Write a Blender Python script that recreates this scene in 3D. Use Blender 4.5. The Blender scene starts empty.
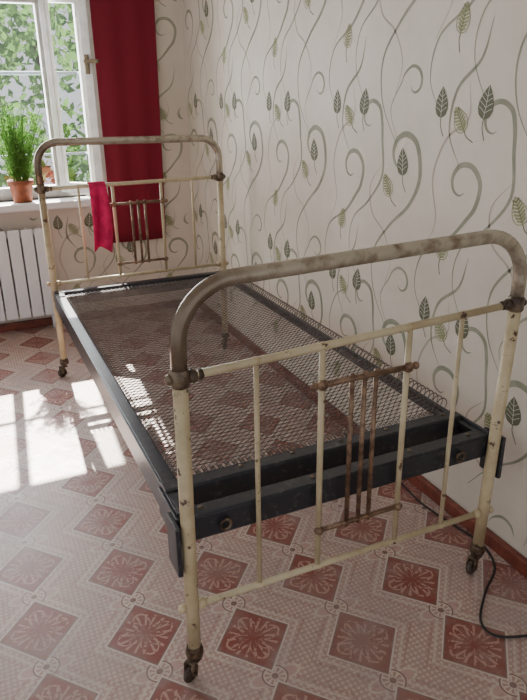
import bpy, math, random
from math import *
from mathutils import Vector, Matrix
random.seed(7)
SC=bpy.context.scene
COL=SC.collection

# ------------------------------------------------------------ materials
def new_mat(name):
    m=bpy.data.materials.new(name); m.use_nodes=True
    nt=m.node_tree; nt.nodes.clear()
    o=nt.nodes.new('ShaderNodeOutputMaterial'); b=nt.nodes.new('ShaderNodeBsdfPrincipled')
    nt.links.new(b.outputs[0],o.inputs[0])
    return m,nt,b
def srgb(r,g,b):
    f=lambda c:(c/255/12.92) if c/255<=0.04045 else ((c/255+0.055)/1.055)**2.4
    return (f(r),f(g),f(b),1)
class NB:
    def __init__(s,nt): s.nt=nt
    def m(s,op,a,b=None,c=None):
        n=s.nt.nodes.new('ShaderNodeMath'); n.operation=op
        for i,x in enumerate((a,b,c)):
            if x is None: continue
            if isinstance(x,(int,float)): n.inputs[i].default_value=x
            else: s.nt.links.new(x,n.inputs[i])
        return n.outputs[0]
    def mix(s,f,a,b):
        n=s.nt.nodes.new('ShaderNodeMix'); n.data_type='RGBA'
        for i,x in ((0,f),(6,a),(7,b)):
            if isinstance(x,(int,float,tuple)): n.inputs[i].default_value=x
            else: s.nt.links.new(x,n.inputs[i])
        return n.outputs[2]
    def noise(s,scale,detail=3,rough=.5,vec=None):
        n=s.nt.nodes.new('ShaderNodeTexNoise'); n.inputs['Scale'].default_value=scale
        n.inputs['Detail'].default_value=detail; n.inputs['Roughness'].default_value=rough
        if vec is None:
            t=s.nt.nodes.new('ShaderNodeTexCoord'); vec=t.outputs['Object']
        s.nt.links.new(vec,n.inputs['Vector']); return n.outputs[0]
    def ramp(s,v,lo,hi):
        n=s.nt.nodes.new('ShaderNodeMapRange'); n.inputs[1].default_value=lo; n.inputs[2].default_value=hi
        s.nt.links.new(v,n.inputs[0]); return n.outputs[0]
    def bump(s,h,b,strength,dist=.002):
        n=s.nt.nodes.new('ShaderNodeBump'); n.inputs['Strength'].default_value=strength; n.inputs['Distance'].default_value=dist
        s.nt.links.new(h,n.inputs['Height']); s.nt.links.new(n.outputs[0],b.inputs['Normal'])
def simple(name,c,rough=.5,metal=0,c2=None,scale=20,lo=.4,hi=.6,bump=0):
    m,nt,b=new_mat(name); k=NB(nt)
    b.inputs['Roughness'].default_value=rough; b.inputs['Metallic'].default_value=metal
    if c2:
        n=k.noise(scale,5,.6); f=k.ramp(n,lo,hi)
        nt.links.new(k.mix(f,c,c2),b.inputs['Base Color'])
        if bump: k.bump(n,b,bump)
    else: b.inputs['Base Color'].default_value=c
    return m

def post_mat(name,base,stain,chip,th):
    m,nt,b=new_mat(name); k=NB(nt); b.inputs['Roughness'].default_value=.34
    n=k.noise(30,5,.6); n2=k.noise(7,4,.6); n3=k.noise(110,3,.6)
    c=k.mix(k.m('MULTIPLY',k.ramp(n2,.40,.68),.75),base,stain)
    c=k.mix(k.ramp(n,th,th+.05),c,chip); c=k.mix(k.m('MULTIPLY',k.ramp(n3,.66,.72),.75),c,chip)
    nt.links.new(c,b.inputs['Base Color']); k.bump(n,b,.35); return m
M_post=post_mat('cream_chipped_paint',srgb(200,184,148),srgb(150,126,90),srgb(78,54,38),.605)
M_rod=post_mat('cream_rod_paint',srgb(198,184,150),srgb(158,136,102),srgb(90,64,46),.63)
def arch_mat():
    m,nt,b=new_mat('worn_bare_tube'); k=NB(nt)
    b.inputs['Roughness'].default_value=.26; b.inputs['Metallic'].default_value=.55
    tc=nt.nodes.new('ShaderNodeTexCoord'); sp=nt.nodes.new('ShaderNodeSeparateXYZ'); nt.links.new(tc.outputs['Object'],sp.inputs[0])
    n=k.noise(20,5,.6); n2=k.noise(5,4,.6)
    c=k.mix(k.ramp(n,.48,.75),srgb(180,172,154),srgb(112,92,72))
    x=k.m('ADD',sp.outputs[0],k.m('MULTIPLY',k.m('SUBTRACT',n2,.5),.35))
    f=k.m('MULTIPLY',k.m('SUBTRACT',1,k.ramp(x,.04,.24)),.85)
    c=k.mix(f,c,srgb(96,78,60))
    nt.links.new(c,b.inputs['Base Color']); k.bump(n,b,.2); return m
M_arch=arch_mat()
M_knob=simple('rusty_joint',srgb(120,104,84),.45,.3,srgb(60,44,34),40,.4,.6,.3)
M_brown=simple('bronze_rod',srgb(142,114,90),.38,.4,srgb(96,72,56),40,.4,.6)
M_black=simple('black_bar_paint',srgb(48,49,54),.32,.2,srgb(84,82,80),60,.56,.72,.2)
M_wire=simple('mesh_wire',srgb(124,120,118),.34,.75,srgb(96,84,74),30,.4,.7)
M_caster=simple('caster_metal',srgb(110,92,72),.45,.5,srgb(64,46,34),60,.4,.6)
M_wheel=simple('caster_wheel',srgb(96,84,72),.5,.3,srgb(60,48,40),60,.4,.6)
M_white=simple('white_window_paint',srgb(226,226,222),.4,0,srgb(205,203,196),12,.4,.7)
M_rad=simple('radiator_enamel',srgb(222,224,226),.35)
M_sill=simple('sill_paint',srgb(224,224,224),.35)
M_pot=simple('terracotta_pot',srgb(150,84,52),.7,0,srgb(122,66,40),30)
M_soil=simple('soil',srgb(50,36,26),.95)
M_cloth=simple('magenta_cloth',srgb(214,22,92),.8,0,srgb(180,14,74),20)
M_cable=simple('cable_rubber',srgb(30,26,26),.5)
M_base=simple('skirting_paint',srgb(128,66,50),.45,0,srgb(100,48,38),15)
M_ceil=simple('ceiling_paint',srgb(225,222,215),.9)
M_latch=simple('brass_latch',srgb(120,105,80),.4,.6)
M_dark=simple('leaf_print_dark',srgb(96,98,74),.7)
M_mid=simple('swirl_print_green',srgb(134,136,114),.7,0,srgb(156,154,134),9)
M_tan=simple('swirl_print_tan',srgb(176,164,148),.7)
M_lite=simple('leaf_print_light',srgb(144,148,104),.7)
M_vein=simple('leaf_print_vein',srgb(205,200,188),.7)
M_rail=simple('railing_metal',srgb(110,122,128),.5,.3)

def curtain_mat():
    m,nt,b=new_mat('crimson_curtain'); k=NB(nt)
    b.inputs['Roughness'].default_value=.9
    n=k.noise(300,2); nt.links.new(k.mix(n,srgb(124,12,38),srgb(104,8,30)),b.inputs['Base Color']); k.bump(n,b,.2)
    return m
M_curt=curtain_mat()
def leafm(name,c1,c2,tr=.5):
    m=bpy.data.materials.new(name); m.use_nodes=True; nt=m.node_tree; nt.nodes.clear(); k=NB(nt)
    o=nt.nodes.new('ShaderNodeOutputMaterial'); d=nt.nodes.new('ShaderNodeBsdfDiffuse'); t=nt.nodes.new('ShaderNodeBsdfTranslucent'); x=nt.nodes.new('ShaderNodeMixShader')
    c=k.mix(k.noise(3,3),c1,c2)
    nt.links.new(c,d.inputs[0]); nt.links.new(c,t.inputs[0]); x.inputs[0].default_value=tr
    nt.links.new(d.outputs[0],x.inputs[1]); nt.links.new(t.outputs[0],x.inputs[2]); nt.links.new(x.outputs[0],o.inputs[0])
    return m
M_herb=leafm('herb_leaf',srgb(70,112,48),srgb(116,156,76),.4)
M_tree=leafm('tree_leaf',srgb(54,90,40),srgb(112,148,84),.45)

def glass_mat():
    m=bpy.data.materials.new('window_glass'); m.use_nodes=True; nt=m.node_tree; nt.nodes.clear()
    o=nt.nodes.new('ShaderNodeOutputMaterial'); t=nt.nodes.new('ShaderNodeBsdfTransparent'); g=nt.nodes.new('ShaderNodeBsdfGlossy'); x=nt.nodes.new('ShaderNodeMixShader')
    g.inputs['Roughness'].default_value=.02; x.inputs[0].default_value=.06
    nt.links.new(t.outputs[0],x.inputs[1]); nt.links.new(g.outputs[0],x.inputs[2]); nt.links.new(x.outputs[0],o.inputs[0])
    return m
M_glass=glass_mat()

def wall_mat():
    m,nt,b=new_mat('wallpaper_base'); k=NB(nt)
    b.inputs['Roughness'].default_value=.55
    n=k.noise(260,3,.6); n2=k.noise(2.2,5,.6); n3=k.noise(.9,2,.5)
    c=k.mix(k.ramp(n2,.3,.7),srgb(204,194,178),srgb(222,213,199)); c=k.mix(k.m('MULTIPLY',n,.25),c,srgb(176,166,150))
    c=k.mix(k.m('MULTIPLY',k.ramp(n3,.5,.75),.3),c,srgb(180,162,138))
    nt.links.new(c,b.inputs['Base Color']); k.bump(n,b,.25,.002)
    return m
M_wall=wall_mat()

def floor_mat():
    m,nt,b=new_mat('patterned_linoleum'); k=NB(nt)
    tc=nt.nodes.new('ShaderNodeTexCoord'); sp=nt.nodes.new('ShaderNodeSeparateXYZ'); nt.links.new(tc.outputs['Object'],sp.inputs[0])
    X,Y=sp.outputs[0],sp.outputs[1]
    PX,PY=.52,.275
    def wrap(v,o,p):
        return k.m('SUBTRACT',k.m('FLOORED_MODULO',k.m('ADD',v,-o+p/2+p*50),p),p/2)
    def lat(ox,oy):
        u=wrap(X,ox,PX); v=wrap(Y,oy,PY)
        d=k.m('ADD',k.m('MULTIPLY',k.m('ABSOLUTE',u),1.12),k.m('ABSOLUTE',v))
        r=k.m('SQRT',k.m('ADD',k.m('MULTIPLY',u,u),k.m('MULTIPLY',v,v)))
        a=k.m('ARCTAN2',v,u)
        return u,v,d,r,a
    def both(ox,oy):
        A=lat(ox,oy); B=lat(ox+PX/2,oy+PY/2)
        s=k.m('LESS_THAN',A[3],B[3])
        out=[]
        for p,q in zip(A,B):
            out.append(k.m('ADD',k.m('MULTIPLY',s,p),k.m('MULTIPLY',k.m('SUBTRACT',1,s),q)))
        return out
    u,v,d,r,a=both(.18,.05)
    cu,cv,cd,cr,ca=both(.18,.1875)
    lt=lambda x,t:k.m('LESS_THAN',x,t)
    gt=lambda x,t:k.m('GREATER_THAN',x,t)
    AND=lambda x,y:k.m('MULTIPLY',x,y)
    OR=lambda x,y:k.m('MAXIMUM',x,y)
    pink=srgb(170,138,128); cream=srgb(200,184,170); red=srgb(128,60,48); drk=srgb(116,82,72)
    nz=k.noise(70,3,.6)
    w1=k.m('SINE',k.m('MULTIPLY',k.m('ADD',X,Y),2*pi/.0275)); w2=k.m('SINE',k.m('MULTIPLY',k.m('SUBTRACT',X,Y),2*pi/.0275))
    bgm=gt(k.m('ADD',k.m('MULTIPLY',w1,w2),k.m('MULTIPLY',k.m('SUBTRACT',nz,.5),1.6)),.2)
    bg=k.mix(bgm,pink,k.mix(.7,pink,cream))
    ed=k.m('ABSOLUTE',k.m('SUBTRACT',d,.150)); 
    bg=k.mix(k.m('MULTIPLY',lt(ed,.006),.6),bg,cream)
    ed2=k.m('ABSOLUTE',k.m('SUBTRACT',d,.172)); 
    bg=k.mix(k.m('MULTIPLY',AND(lt(ed2,.007),gt(k.m('SINE',k.m('MULTIPLY',k.m('SUBTRACT',X,Y),2*pi/.02)),-.2)),.5),bg,srgb(150,104,94))
    petb=k.m('ADD',.050,k.m('MULTIPLY',k.m('COSINE',k.m('MULTIPLY',ca,4)),.022))
    bg=k.mix(k.m('MULTIPLY',lt(cr,petb),.8),bg,cream)
    bg=k.mix(lt(cr,k.m('SUBTRACT',petb,.010)),bg,srgb(182,148,138))
    bg=k.mix(AND(gt(cr,.030),lt(cr,.034)),bg,drk)
    bg=k.mix(lt(cr,.030),bg,srgb(200,182,168))
    rays=AND(gt(k.m('SINE',k.m('MULTIPLY',ca,10)),0),AND(gt(cr,.012),lt(cr,.026)))
    bg=k.mix(rays,bg,srgb(166,126,114))
    bg=k.mix(lt(cr,.009),bg,drk)
    col=k.mix(lt(d,.125),bg,srgb(202,188,176))
    col=k.mix(lt(d,.118),col,drk)
    col=k.mix(lt(d,.112),col,red)
    pet=k.m('MULTIPLY',k.m('ADD',k.m('ABSOLUTE',k.m('COSINE',k.m('MULTIPLY',a,2))),.2),.062)
    fl=AND(lt(k.m('ABSOLUTE',k.m('SUBTRACT',r,pet)),.0032),gt(r,.012))
    pet2=k.m('MULTIPLY',k.m('ADD',k.m('ABSOLUTE',k.m('SINE',k.m('MULTIPLY',a,4))),.3),.040)
    fl=OR(fl,lt(k.m('ABSOLUTE',k.m('SUBTRACT',r,pet2)),.0028))
    nn=k.noise(90,2,.5)
    fl=OR(fl,AND(gt(k.m('SINE',k.m('MULTIPLY',a,16)),.55),AND(gt(r,.03),lt(r,.07))))
    fl=AND(fl,lt(d,.102))
    fl=AND(fl,gt(nn,.42))
    col=k.mix(k.m('MULTIPLY',fl,.58),col,srgb(200,164,146))
    n=k.noise(3.2,6,.65); n2=k.noise(60,4,.6); n3=k.noise(14,5,.7)
    col=k.mix(k.m('MULTIPLY',k.ramp(n,.42,.70),.55),col,srgb(152,138,132))
    col=k.mix(k.m('MULTIPLY',k.ramp(n3,.48,.75),.42),col,srgb(166,152,146))
    col=k.mix(k.m('MULTIPLY',k.ramp(n2,.58,.68),.4),col,srgb(106,90,84))
    nt.links.new(col,b.inputs['Base Color'])
    rg=k.m('ADD',k.m('MULTIPLY',n3,.30),.28); nt.links.new(rg,b.inputs['Roughness'])
    k.bump(k.noise(22,4,.55),b,.4,.004)
    b.inputs['Specular IOR Level'].default_value=.7
    return m
M_floor=floor_mat()

# ------------------------------------------------------------ mesh helpers
def obj(name,verts,faces,mat,parent=None,smooth=False,mats=None,fm=None):
    me=bpy.data.meshes.new(name); me.from_pydata([tuple(v) for v in verts],[],faces)
    if mats:
        for q in mats: me.materials.append(q)
        for p,i in zip(me.polygons,fm): p.material_index=i
    else: me.materials.append(mat)
    if smooth:
        for p in me.polygons: p.use_smooth=True
    me.update(); o=bpy.data.objects.new(name,me); COL.objects.link(o)
    if parent: o.parent=parent
    return o
def empty(name,loc=(0,0,0)):
    o=bpy.data.objects.new(name,None); COL.objects.link(o); o.empty_display_size=.1; return o
class Geo:
    def __init__(s): s.v=[];s.f=[]
    def box(s,x0,x1,y0,y1,z0,z1,M=None):
        b=len(s.v)
        vv=[(x,y,z) for z in (z0,z1) for y in (y0,y1) for x in (x0,x1)]
        if M: vv=[tuple(M@Vector(q)) for q in vv]
        s.v+=vv
        s.f+=[tuple(b+i for i in q) for q in ((0,2,3,1),(4,5,7,6),(0,1,5,4),(2,6,7,3),(0,4,6,2),(1,3,7,5))]
        return s
    def tube(s,pts,r,n=12,cap=True):
        pts=[Vector(p) for p in pts]; rs=r if isinstance(r,(list,tuple)) else [r]*len(pts)
        T=[]
        for i in range(len(pts)):
            a=pts[max(i-1,0)]; c=pts[min(i+1,len(pts)-1)]; T.append((c-a).normalized())
        up=Vector((0,0,1)) if abs(T[0].z)<.9 else Vector((0,1,0))
        N=(up-T[0]*up.dot(T[0])).normalized(); b=len(s.v)
        for i,p in enumerate(pts):
            N=(N-T[i]*N.dot(T[i])).normalized(); B=T[i].cross(N)
            for j in range(n):
                t=2*pi*j/n; s.v.append(tuple(p+(N*cos(t)+B*sin(t))*rs[i]))
        for i in range(len(pts)-1):
            for j in range(n):
                k=(j+1)%n; s.f.append((b+i*n+j,b+i*n+k,b+(i+1)*n+k,b+(i+1)*n+j))
        if cap:
            s.f.append(tuple(b+j for j in range(n))[::-1]); e=b+(len(pts)-1)*n; s.f.append(tuple(e+j for j in range(n)))
        return s
    def ball(s,c,r,sc=(1,1,1),n=12):
        b=len(s.v); m=n//2
        for i in range(1,m):
            ph=pi*i/m
            for j in range(n):
                t=2*pi*j/n; s.v.append((c[0]+r*sc[0]*sin(ph)*cos(t),c[1]+r*sc[1]*sin(ph)*sin(t),c[2]+r*sc[2]*cos(ph)))
        s.v+=[(c[0],c[1],c[2]+r*sc[2]),(c[0],c[1],c[2]-r*sc[2])]
        for i in range(m-2):
            for j in range(n):
                k=(j+1)%n; s.f.append((b+i*n+j,b+(i+1)*n+j,b+(i+1)*n+k,b+i*n+k))
        t0=b+(m-1)*n
        for j in range(n):
            k=(j+1)%n; s.f.append((t0,b+j,b+k)); e=b+(m-2)*n; s.f.append((t0+1,e+k,e+j))
        return s
    def lathe(s,c,prof,n=24,axis='z',M=None):
        b=len(s.v)
        for r,h in prof:
            for j in range(n):
                t=2*pi*j/n
                q=(r*cos(t),r*sin(t),h) if axis=='z' else ((h,r*cos(t),r*sin(t)) if axis=='x' else (r*cos(t),h,r*sin(t)))
                if M: q=M@Vector(q)
                s.v.append((c[0]+q[0],c[1]+q[1],c[2]+q[2]))
        for i in range(len(prof)-1):
            for j in range(n):
                k=(j+1)%n; s.f.append((b+i*n+j,b+i*n+k,b+(i+1)*n+k,b+(i+1)*n+j))
        return s
    def make(s,name,mat,parent=None,smooth=False): return obj(name,s.v,s.f,mat,parent,smooth)
def bevel(o,w=.003,seg=2):
    m=o.modifiers.new('bevel','BEVEL'); m.width=w; m.segments=seg; m.limit_method='ANGLE'; return o
def arc(cx,cz,r,a0,a1,y,n=10,rz=None):
    rz=rz or r
    return [(cx+r*cos(radians(a0+(a1-a0)*i/n)),y,cz+rz*sin(radians(a0+(a1-a0)*i/n))) for i in range(n+1)]
def catmull(P,n=8):
    P=[Vector(p) for p in P]; P=[P[0]*2-P[1]]+P+[P[-1]*2-P[-2]]; out=[]
    for i in range(1,len(P)-2):
        a,b,c,d=P[i-1:i+3]
        for j in range(n):
            t=j/n; out.append(.5*((2*b)+(c-a)*t+(2*a-5*b+4*c-d)*t*t+(3*b-a-3*c+d)*t**3))
    out.append(P[-2]); return out

# ------------------------------------------------------------ room
XW,YB=1.035,2.97
fl=Geo(); fl.v=[(-3.2,-2.6,0),(XW+.05,-2.6,0),(XW+.05,YB+.05,0),(-3.2,YB+.05,0)]; fl.f=[(0,1,2,3)]
fl.make('floor',M_floor)
wr=Geo().box(XW,XW+.15,-2.6,YB+.2,0,2.6).make('wall_right',M_wall)
WX0,WX1,WZ0,WZ1=-1.25,.44,.79,1.90
g=Geo().box(-3.2,WX0,YB,YB+.22,0,2.6).box(WX1,XW,YB,YB+.22,0,2.6).box(WX0,WX1,YB,YB+.22,0,WZ0).box(WX0,WX1,YB,YB+.22,WZ1,2.6)
wb=g.make('wall_back',M_wall)
Geo().box(-3.2,XW+.15,-2.6,YB+.2,2.6,2.7).make('ceiling',M_ceil)
bevel(Geo().box(XW-.022,XW,-2.6,YB,0,.05).make('baseboard_right',M_base),.006)
bevel(Geo().box(-3.2,XW-.022,YB-.022,YB,0,.05).make('baseboard_back',M_base),.006)

# window
win=empty('window_1')
g=Geo(); y0,y1=YB+.05,YB+.11
g.box(WX0,WX1,y0,y1,WZ0,WZ0+.06).box(WX0,WX1,y0,y1,WZ1-.04,WZ1)
MUL=((WX0,WX0+.05),(-.76,-.71),(-.197,-.172),(.205,.245),(WX1-.03,WX1))
for x0,x1 in MUL:
    g.box(x0,x1,y0,y1,WZ0+.06,WZ1-.04)
bevel(g.make('outer_frame',M_white,win),.005)
g=Geo()
for x0,x1 in ((-1.20,-.76),(-.71,-.197),(-.172,.205)):
    a,b=x0,x1; z0,z1=WZ0+.06,WZ1-.04; t=.012
    g.box(a,a+t,y0-.01,y1-.01,z0,z1).box(b-t,b,y0-.01,y1-.01,z0,z1).box(a+t,b-t,y0-.01,y1-.01,z0,z0+t).box(a+t,b-t,y0-.01,y1-.01,z1-t,z1)
bevel(g.make('sashes',M_white,win),.003)
Geo().box(WX0+.05,.205,y0+.025,y0+.029,WZ0+.06,WZ1-.04).make('glass_pane',M_glass,win)
# casement opened into the room, hinged on the mullion
Mh=Matrix.Translation((.225,y0-.012,0))@Matrix.Rotation(radians(-42),4,'Z')
g=Geo(); z0,z1=WZ0+.03,WZ1+.02; w_=.30
g.box(0,.04,-.02,.02,z0,z1,Mh).box(w_-.055,w_,-.02,.02,z0,z1,Mh).box(.04,w_-.055,-.02,.02,z0,z0+.06,Mh).box(.04,w_-.055,-.02,.02,z1-.06,z1,Mh)
bevel(g.make('open_sash',M_white,win),.004)
Geo().box(.04,w_-.055,-.002,.002,z0+.06,z1-.06,Mh).make('open_sash_glass',M_glass,win)
bevel(Geo().box(w_-.04,w_-.015,-.03,-.02,1.48,1.58,Mh).box(w_-.035,w_+.055,-.048,-.03,1.535,1.555,Mh).make('latch',M_latch,win),.003)
bevel(Geo().box(WX1,WX1+.05,YB-.02,YB,WZ0-.0,WZ1+.06).make('casing',M_white,win),.004)
bevel(Geo().box(WX0-.05,WX1-.07,YB-.14,YB+.06,WZ0-.045,WZ0).make('window_sill',M_sill,win),.01)
g=Geo().tube([(WX0,YB+.33,1.50),(WX1,YB+.33,1.50)],.011,8).tube([(WX0,YB+.33,1.02),(WX1,YB+.33,1.02)],.009,8)
for x in (WX0,WX1):
    for z in (1.02,1.50): g.tube([(x,YB+.33,z),(x,YB+.21,z)],.009,8)
g.make('guard_rail',M_rail,win,True)

# curtain
def sheet(name,x0,x1,z0,z1,y,amp,nf,mat,nx=60,nz=20,taper=0,parent=None):
    v=[];f=[]
    for j in range(nz+1):
        for i in range(nx+1):
            s=i/nx; t=j/nz
            x=x0+(x1-x0)*s; x=x+(taper*(1-t))*(s)
            v.append((x,y+amp*sin(s*nf*2*pi+.6*sin(t*3)),z0+(z1-z0)*t))
    for j in range(nz):
        for i in range(nx):
            a=j*(nx+1)+i; f.append((a,a+1,a+nx+2,a+nx+1))
    o=obj(name,v,f,mat,parent,True)
    m=o.modifiers.new('s','SOLIDIFY'); m.thickness=.003
    return o
cur=empty('red_curtain')
sheet('cloth',.485,.865,.49,2.35,YB-.035,.004,2.5,M_curt,80,20,-.03,cur)
Geo().tube([(-1.4,YB-.035,2.36),(XW-.05,YB-.035,2.36)],.01).make('curtain_rod',M_knob,cur,True)

# radiator
rad=empty('radiator'); g=Geo()
ns=12
for i in range(ns):
    x=.075-i*.075
    g.box(x-.066,x,YB-.12,YB-.112,.10,.64)
    g.box(x-.040,x-.026,YB-.112,YB-.04,.10,.64)
    g.box(x-.066,x,YB-.04,YB-.032,.12,.62)
bevel(g.make('sections',M_rad,rad),.004)
g=Geo().tube([(.10,YB-.075,.60),(-.85,YB-.075,.60)],.02).tube([(.10,YB-.075,.14),(-.85,YB-.075,.14)],.02)
g.tube([(.10,YB-.075,.14),(.17,YB-.075,.14),(.19,YB-.075,.12),(.19,YB-.075,0)],.012)
g.tube([(.06,YB-.075,.12),(.06,YB-.075,0.0)],.012).tube([(-.8,YB-.075,.12),(-.8,YB-.075,0.0)],.012)
g.make('headers_and_pipes',M_rad,rad,True)

# plant
pl=empty('potted_herb'); px,py,pz=-.02,YB-.045,WZ0
Geo().lathe((px,py,pz),[(0.001,0),(.052,0),(.066,.10),(.074,.10),(.074,.125),(.066,.125),(.062,.105),(.001,.105)],28).make('pot',M_pot,pl,True)
Geo().lathe((px,py,pz),[(.001,.108),(.0625,.107)],28).make('soil_surface',M_soil,pl)
g=Geo()
for i in range(110):
    a=random.uniform(0,2*pi); sp=random.uniform(.02,.19); h=random.uniform(.2,.45)
    b=Vector((px+random.uniform(-.04,.04),py+random.uniform(-.03,.03),pz+.105))
    pts=[]
    for j in range(9):
        t=j/8; pts.append(b+Vector((cos(a)*sp*t**1.2,sin(a)*sp*.45*t**1.4-.02*t,h*t-.05*sp/.17*t*t)))
    g.tube(pts,.0013,4,False)
    for j in range(24):
        t=random.uniform(.15,1); p=pts[min(int(t*8),7)].lerp(pts[min(int(t*8)+1,8)],t*8%1)
        d=Vector((random.uniform(-1,1),random.uniform(-1,1),random.uniform(.1,1.1))).normalized()
        L=random.uniform(.02,.045); w=d.cross(Vector((random.random(),random.random(),random.random()))).normalized()*.0026
        k=len(g.v); g.v+=[tuple(p),tuple(p+d*L*.5+w),tuple(p+d*L),tuple(p+d*L*.5-w)]; g.f.append((k,k+1,k+2,k+3))
g.make('foliage',M_herb,pl)

# exterior
g=Geo()
for i in range(22000):
    x=random.uniform(-3.5,3.2); y=random.uniform(5.0,7.2); z=random.uniform(-1.2,2.5)
    if z>2.0+.25*sin(x*2.3)+.12*sin(x*5.1)+(y-5)*.15: continue
    cl=sin(x*3.1+z*2)+sin(z*4.3-x*1.7)
    if cl<-.9 and random.random()<.8: continue
    p=Vector((x,y,z)); d=Vector((random.gauss(0,1),random.gauss(0,1),random.gauss(0,1))).normalized()
    w=d.cross(Vector((random.gauss(0,1),random.gauss(0,1),random.gauss(0,1)))).normalized(); L=random.uniform(.08,.16)
    k=len(g.v); g.v+=[tuple(p),tuple(p+d*L*.5+w*L*.3),tuple(p+d*L),tuple(p+d*L*.5-w*L*.3)]; g.f.append((k,k+1,k+2,k+3))
tree=empty('garden_tree'); g.make('leaves',M_tree,tree)
g=Geo()
for x in (-2.6,-1.0,.6,2.0):
    g.tube([(x,6.2,-1.5),(x+.1,6.2,.5),(x-.05,6.1,1.9)],[.09,.06,.03],8)
g.make('trunks',M_soil,tree)

# ------------------------------------------------------------ wallpaper print (flat ribbons on walls)
class Print:
    def __init__(s,mapf): s.map=mapf; s.v=[];s.f=[];s.m=[]
    def ribbon(s,P,w,mi,lay=1,taper=True,n=8):
        Q=catmull([Vector((a,b,0)) for a,b in P],n); N=len(Q); b=len(s.v)
        for i,q in enumerate(Q):
            t=(Q[min(i+1,N-1)]-Q[max(i-1,0)]).normalized(); nn=Vector((-t.y,t.x,0))
            u=i/(N-1); ww=w*(.12+.88*max(0,sin(pi*u**1.2))**1.1) if taper else w
            for sg in (-1,1): s.v.append(s.map(q.x+nn.x*ww/2*sg,q.y+nn.y*ww/2*sg,lay))
        for i in range(N-1): s.f.append((b+2*i,b+2*i+1,b+2*i+3,b+2*i+2)); s.m.append(mi)
    def leaf(s,x,y,L,W,ang,dark=True):
        c,sn=cos(radians(ang)),sin(radians(ang))
        R=lambda u,v:(x+u*sn+v*c,y+u*c-v*sn)
        prof=[(0,0),(.04,.45),(.12,.78),(.3,1.0),(.5,.94),(.7,.68),(.86,.34),(1,0)]
        if dark:
            out=[R(u*L,v*W/2) for u,v in prof]+[R(u*L,-v*W/2) for u,v in prof[1:-1]][::-1]
            b=len(s.v); s.v+=[s.map(a,c2,2) for a,c2 in out]; s.f.append(tuple(range(b,b+len(out)))); s.m.append(0)
            s.ribbon([R(0.04*L,0),R(.5*L,.02*W),R(.95*L,0)],.0022,4,3,False,3)
            for u in (.18,.34,.5,.66):
                for sg in (-1,1): s.ribbon([R(u*L,0),R((u+.1)*L,sg*W*.22),R((u+.16)*L,sg*W*(.42-.25*max(0,u-.3)))],.0016,4,3,False,2)
        else:
            o=[R(u*L,v*W/2) for u,v in prof]; o2=[R(u*L,-v*W/2) for u,v in prof]
            s.ribbon(o,.003,3,2,False,3); s.ribbon(o2,.003,3,2,False,3); s.ribbon([R(0,0),R(L*.5,0),R(L,0)],.0025,3,2,False,3)
            for i in range(7):
                u=.08+i*.12
                for sg in (-1,1): s.ribbon([R(u*L,0),R((u+.12)*L,sg*W*.40*(1-abs(u-.35)))],.0062,3,2,False,3)
        s.ribbon([R(-.6*L,.3*W),R(-.25*L,.02*W),R(0,0)],.0034,0,1,False,4)
CW,CH=.62,.66
def curl(stem,cx,cy,r,a0,turn,n=7):
    P=list(stem)
    for i in range(n+1):
        t=i/n; a=radians(a0+turn*t); rr=r*(1-.72*t)
        P.append((cx+rr*cos(a),cy+rr*sin(a)))
    return P
CURVES=[
 (curl([(.10,-.26),(.00,-.12),(-.01,.02),(.08,.13),(.18,.21),(.23,.29)],.135,.37,.095,-5,300),.020,1),
 (curl([(.32,-.16),(.25,-.05),(.28,.07),(.40,.14),(.47,.21)],.44,.31,.085,-40,340),.017,1),
 (curl([(.52,-.14),(.44,.0),(.46,.12),(.56,.20),(.64,.30),(.63,.42)],.55,.49,.075,-10,300),.015,1),
 ([(.06,-.12),(.10,.0),(.05,.10),(-.03,.16),(-.05,.26),(.02,.34)],.007,2),
 (curl([(.10,.42),(.05,.52),(.10,.60)],.17,.60,.06,150,-300),.011,1),
 ([(.26,.06),(.33,.18),(.30,.32),(.35,.44),(.44,.50),(.43,.60)],.008,2),
 ([(.42,.36),(.36,.46),(.38,.58),(.47,.66),(.50,.76)],.011,1)]
LEAVES=((.50,.50,.092,.062,8,True),(.425,.465,.080,.056,-35,False),(.14,.31,.092,.062,-5,True),(.075,.235,.080,.056,-30,False),(.315,.50,.090,.058,0,True),(.37,.07,.080,.054,14,False))
def fill(pr,a0,a1,b0,b1,oa,ob,ok=lambda a,b:True):
    i0=int(floor((a0-oa)/CW))-1; i1=int(ceil((a1-oa)/CW))+1
    j0=int(floor((b0-ob)/CH))-1; j1=int(ceil((b1-ob)/CH))+1
    for i in range(i0,i1+1):
        for j in range(j0,j1+1):
            A=oa+i*CW; B=ob+j*CH
            fits=lambda pts:all(a0<A+p[0]<a1 and b0<B+p[1]<b1 and ok(A+p[0],B+p[1]) for p in pts)
            for P,w,mi in CURVES:
                if fits(P): pr.ribbon([(A+x,B+y) for x,y in P],w,mi,1,True,6)
                else:
                    best=[];cur_=[]
                    for q in P:
                        if fits([q]): cur_.append(q)
                        else:
                            if len(cur_)>len(best): best=cur_
                            cur_=[]
                    if len(cur_)>len(best): best=cur_
                    if len(best)>=3: pr.ribbon([(A+x,B+y) for x,y in best],w,mi,1,True,6)
            for x,y,L,W,an,dk in LEAVES:
                if fits([(x-.06,y-.06),(x+.06,y+.10)]): pr.leaf(A+x,B+y,L,W,an,dk)
e=.0004
pr=Print(lambda a,b,l:(XW-e*l,-a,b)); fill(pr,-YB+.012,2.55,.06,2.58,-.82,.79)
obj('wallpaper_print',pr.v,pr.f,None,wr,False,[M_dark,M_mid,M_tan,M_lite,M_vein],pr.m)
okb=lambda a,b:not(WX0-.1<a<WX1+.1 and b>WZ0-.08)
pr=Print(lambda a,b,l:(a,YB-e*l,b)); fill(pr,-3.1,XW-.012,.06,2.58,-.15,.1,okb)
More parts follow.
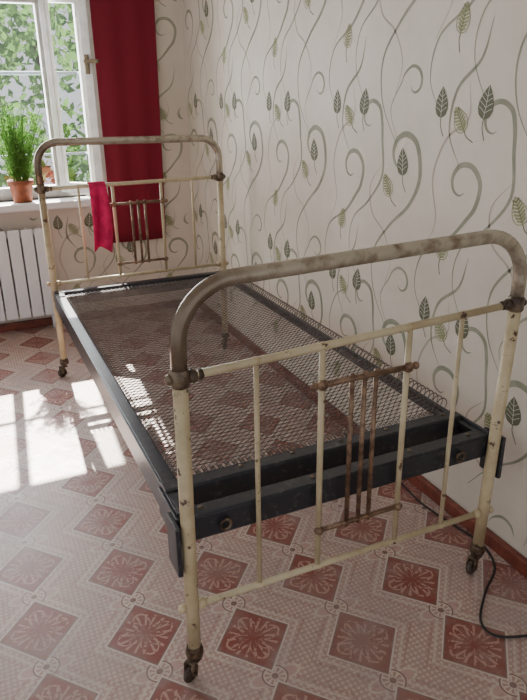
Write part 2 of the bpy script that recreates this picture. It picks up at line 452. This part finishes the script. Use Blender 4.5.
obj('wallpaper_print',pr.v,pr.f,None,wb,False,[M_dark,M_mid,M_tan,M_lite,M_vein],pr.m)

# ------------------------------------------------------------ bed
bed=empty('iron_bed')
L=2.075
R0=.0165
def caster(g,gw,x,y,ang):
    """swivel caster: socket, fork and a small wheel trailing towards ang (deg from -Y)"""
    M=Matrix.Rotation(radians(ang),4,'Z'); T=Matrix.Translation((x,y,0))@M
    g.lathe((x,y,.070),[(.001,0),(.021,0),(.023,.010),(.020,.026),(.0178,.030)],18)
    g.tube([(x,y,.073),(x,y,.056)],.006,8)
    g.box(-.014,.014,-.024,.010,.054,.058,T)
    for sx in (-.0135,.0105): g.box(sx,sx+.003,-.028,-.008,.016,.056,T)
    c=T@Vector((0,-.018,.0245))
    gw.lathe(tuple(c),[(.001,-.008),(.008,-.009),(.010,-.006),(.021,-.006),(.0245,-.003),(.0245,.003),(.021,.006),(.010,.006),(.008,.009),(.001,.008)],22,'x',M)
    a=T@Vector((-.016,-.018,.0245)); b=T@Vector((.016,-.018,.0245)); g.tube([a,b],.004,8)
def end_frame(name,y,Lb,Lt,Rb,Rt,zl,zr,ztL,ztR,rL,rR,railz,lowz,pz,plz,rods,ups,brs,angs,zbot=.092):
    zLs=ztL-rL; zRs=ztR-rR
    xl=lambda z:Lb+(Lt-Lb)*z/zLs; xr=lambda z:Rb+(Rt-Rb)*z/zRs
    g=Geo().tube([(xl(zbot),y,zbot),(xl(.3),y,.3),(xl(railz[0]+.0),y,railz[0])],R0,16)
    g.tube([(xr(zbot),y,zbot),(xr(.3),y,.3),(xr(railz[1]),y,railz[1])],R0,16)
    g.make(name+'_posts',M_post,bed,True)
    P=[(xl(railz[0]),y,railz[0]),(Lt,y,zLs)]+arc(Lt+rL,zLs,rL,180,90,y)[1:]+[(Lt+rL+(Rt-rR-Lt-rL)*t,y,ztL+(ztR-ztL)*t) for t in (.25,.5,.75)]+arc(Rt-rR,zRs,rR,90,0,y)+[(xr(railz[1]),y,railz[1])]
    Geo().tube(P,R0+.001,18).make(name+'_arch_tube',M_arch,bed,True)
    rz=lambda x:railz[0]+(railz[1]-railz[0])*x/.9
    lz=lambda x:lowz[0]+(lowz[1]-lowz[0])*x/.9
    g=Geo()
    g.tube([(xl(railz[0])+.01,y,railz[0]),(xr(railz[1])-.01,y,railz[1])],.0095,12)
    g.tube([(xl(lowz[0])-.028,y,lowz[0]),(xr(lowz[1])+.028,y,lowz[1])],.0085,12)
    for x in rods: g.tube([(x,y,rz(x)),(x,y,lz(x))],.0062,10)
    for x in ups: g.tube([(x,y,rz(x)),(x,y,lz(x))],.0078,10)
    g.make(name+'_rails_and_rods',M_rod,bed,True)
    g=Geo()
    for x,z,s in ((xl(railz[0]),railz[0],1),(xr(railz[1]),railz[1],-1)):
        g.lathe((x,y,z),[(.0175,-.02),(.021,-.016),(.021,.016),(.0175,.02)],16)
        g.ball((x+s*.027,y,z),.0155,(.9,1,1)); g.ball((x+s*.045,y,z),.0125,(.8,1,1)); g.ball((x-s*.024,y,z),.012,(.7,1,1))
    g.make(name+'_upper_sockets',M_knob,bed,True)
    g=Geo()
    for x,z,s in ((xl(lowz[0]),lowz[0],1),(xr(lowz[1]),lowz[1],-1)):
        g.ball((x+s*.024,y,z),.0145); g.ball((x-s*.024,y,z),.0115)
    for x in list(ups)+list(rods):
        g.ball((x,y,rz(x)),.0115,(1,1,.9)); g.ball((x,y,lz(x)),.0105,(1,1,.9))
    g.make(name+'_joint_fittings',M_post,bed,True)
    a,b=ups
    g=Geo().tube([(a-.02,y-.004,pz),(b+.02,y-.004,pz)],.0075,10).tube([(a-.012,y-.004,plz),(b+.012,y-.004,plz)],.0065,10)
    for x in brs: g.tube([(x,y-.004,pz+.012),(x,y-.004,plz-.01)],.0062,10)
    for x in (a,b):
        g.ball((x,y-.004,pz),.0145); g.ball((x,y-.004,plz),.0125)
    g.ball((a-.022,y-.004,pz),.010); g.ball((b+.022,y-.004,pz),.010)
    g.make(name+'_centre_panel',M_brown,bed,True)
    g=Geo(); gw=Geo(); caster(g,gw,xl(.05),y,angs[0]); caster(g,gw,xr(.05),y,angs[1])
    g.make(name+'_caster_forks',M_caster,bed,True); gw.make(name+'_caster_wheels',M_wheel,bed,True)
end_frame('footboard',0,0,.008,.897,.918,0,0,1.02,1.037,.13,.12,(.82,.853),(.222,.214),.738,.332,(.18,.744),(.345,.585),(.425,.46,.492),(-60,-75))
end_frame('headboard',L,0.0,.0,.90,.90,0,0,1.168,1.16,.10,.10,(.96,.965),(.50,.50),.865,.565,(.17,.745),(.335,.58),(.42,.455,.49),(-70,-40))

def lbar_y(g,x0,y0,y1,zt,h,t,w,s):
    a,b=sorted((x0,x0+s*t)); g.box(a,b,y0,y1,zt-h,zt)
    a,b=sorted((x0+s*t,x0+s*w)); g.box(a,b,y0,y1,zt-t,zt)
zf=.470
g=Geo()
lbar_y(g,-.010,.035,L-.02,zf-.004,.085,.006,.045,1)
lbar_y(g,.906,.035,L-.02,zf-.012,.045,.005,.022,-1)
bevel(g.make('side_rails',M_black,bed),.002)
def endbar(g,y,zt,h,x0,x1,w=.04):
    g.box(x0,x1,y-w/2,y+w/2,zt-.006,zt); g.box(x0,x1,y-w/2,y-w/2+.006,zt-h,zt-.006)
    g.box(x0,x1,y+w/2-.006,y+w/2,zt-h*.5,zt-.006)
g=Geo()
endbar(g,.041,zf-.010,.070,-.012,.915,.042)
endbar(g,.150,zf+.002,.066,-.010,.900,.042)
endbar(g,L-.045,zf,.05,-.01,.91)
endbar(g,L-.13,zf-.004,.04,0,.90,.03)
for x0,x1 in ((-.03,-.018),(.922,.934)):
    g.box(x0,x1,-.018,.060,.33,.462)
g.box(-.018,-.010,.02,.17,.385,.462); g.box(.902,.912,.02,.17,.40,.466)
bevel(g.make('end_bars',M_black,bed),.003)
g=Geo()
for x in (.10,.80):
    g.lathe((x,.028,.42),[(.004,0),(.012,.0),(.012,.006),(.004,.006)],14)
    pts=[(x+.013*cos(t*pi/8),.010,.42+.013*sin(t*pi/8)) for t in range(17)]
    g.tube(pts,.004,8,False)
for x in (.05,.2,.35,.5,.65,.85):
    g.ball((x,.045,zf-.009),.007,(1,1,.5)); g.ball((x,.155,zf+.003),.007,(1,1,.5))
g.make('bolts_and_eyes',M_knob,bed,True)

# wire mesh
g=Geo(); p=.0205; xm0,xm1=.050,.862; ym0,ym1=.195,L-.160
nx=int((xm1-xm0)/p); ny=int((ym1-ym0)/(p*.5))
def sag(x,y):
    u=(x-xm0)/(xm1-xm0); v=(y-ym0)/(ym1-ym0)
    return .470-.022*sin(pi*min(max(u,0),1))*sin(pi*min(max(v,0),1))**.5 if 0<v<1 else .470
for i in range(nx+1):
    pts=[]
    for j in range(ny+1):
        s=1 if j%2 else -1
        x=xm0+i*p+s*p*.53; y=ym0+(ym1-ym0)*j/ny
        pts.append((x,y,sag(x,y)+s*.0035))
    g.tube(pts,.0016,4,False)
g.make('spring_wire_mesh',M_wire,bed)
g=Geo()
def spring(a,b,r=.0055,turns=7,wr_=.0011):
    a=Vector(a);b=Vector(b);d=(b-a);T=d.normalized();N=Vector((0,0,1));B=T.cross(N).normalized();N=B.cross(T)
    n=turns*7; pts=[a+d*(i/n)+(N*cos(2*pi*i/7)+B*sin(2*pi*i/7))*r for i in range(n+1)]
    g.tube(pts,wr_,4,False)
x=xm0
while x<xm1:
    spring((x,.166,.470),(x,ym0,.470),turns=4); spring((x,ym1,.470),(x,L-.135,.470),turns=4); x+=p
y=ym0
while y<ym1:
    spring((.030,y,.470),(xm0-p*.4,y,.470),turns=3)
    c=(xm1+.018,y); pts=[(c[0]+.018*sin(t*pi/6),c[1]+.006*t/12,.466+.017-.019*cos(t*pi/6)) for t in range(13)]
    g.tube(pts,.0018,4,False)
    y+=p
g.make('edge_springs',M_wire,bed)

# cloth on headboard rail
cl=empty('pink_cloth')
v=[];f=[];nx_,nz_=14,26
for j in range(nz_+1):
    t=j/nz_
    for i in range(nx_+1):
        s=i/nx_
        wid=.075+.02*sin(t*2.2); xc=.255+.012*sin(t*3)
        if t<.12:
            a=pi*(t/.12); yy=L+.018*cos(a); zz=.962+.016*sin(a)
        else:
            yy=L-.016-.012*sin(s*9+t*1.5)*min(1,(t-.12)*4); zz=.962-(t-.12)/.88*(.32-.02*sin(s*4))
        v.append((xc+(s-.5)*wid,yy,zz))
for j in range(nz_):
    for i in range(nx_):
        a=j*(nx_+1)+i; f.append((a,a+1,a+nx_+2,a+nx_+1))
o=obj('fabric',v,f,M_cloth,cl,True); o.modifiers.new('s','SOLIDIFY').thickness=.003

# cable
P=catmull([(.985,.9,.006),(.98,.55,.006),(.965,.35,.006),(.985,.2,.006),(1.0,.08,.006),(.96,-.02,.006),(.86,-.09,.006),(.77,-.17,.006),(.77,-.23,.006),(.86,-.27,.006),(1.0,-.31,.006)],8)
Geo().tube(P,.0035,8).make('power_cable',M_cable,None,True)

# ------------------------------------------------------------ lights
w=bpy.data.worlds.new('World'); SC.world=w; w.use_nodes=True
bg=w.node_tree.nodes['Background']; bg.inputs[0].default_value=(.92,.95,1,1); bg.inputs[1].default_value=1.05
s=bpy.data.lights.new('sun','SUN'); s.energy=36; s.angle=radians(.6); s.color=(1,.94,.85)
so=bpy.data.objects.new('sun',s); COL.objects.link(so)
so.rotation_euler=Vector((-.06,-.98,-.885)).to_track_quat('-Z','Y').to_euler(); so.location=(0,6,6)
a=bpy.data.lights.new('window_skylight','AREA'); a.shape='RECTANGLE'; a.size=1.6; a.size_y=1.0; a.energy=90; a.color=(.93,.96,1)
ao=bpy.data.objects.new('window_skylight',a); COL.objects.link(ao); ao.location=(-.4,YB+.42,1.5)
ao.rotation_euler=Vector((0,-1,-.15)).to_track_quat('-Z','Y').to_euler()

# ------------------------------------------------------------ camera
c=bpy.data.cameras.new('camera'); co=bpy.data.objects.new('camera',c); COL.objects.link(co)
yaw,pitch,roll=-0.4261,0.377,-0.0119
Mx=Matrix.Rotation(yaw,4,'Z')@Matrix.Rotation(pi/2-pitch,4,'X')@Matrix.Rotation(roll,4,'Z')
co.matrix_world=Matrix.Translation((-0.3374,-1.1798,1.3619))@Mx
c.sensor_fit='VERTICAL'; c.sensor_height=24; c.lens=644.79/700*24; c.clip_start=.02
SC.camera=co
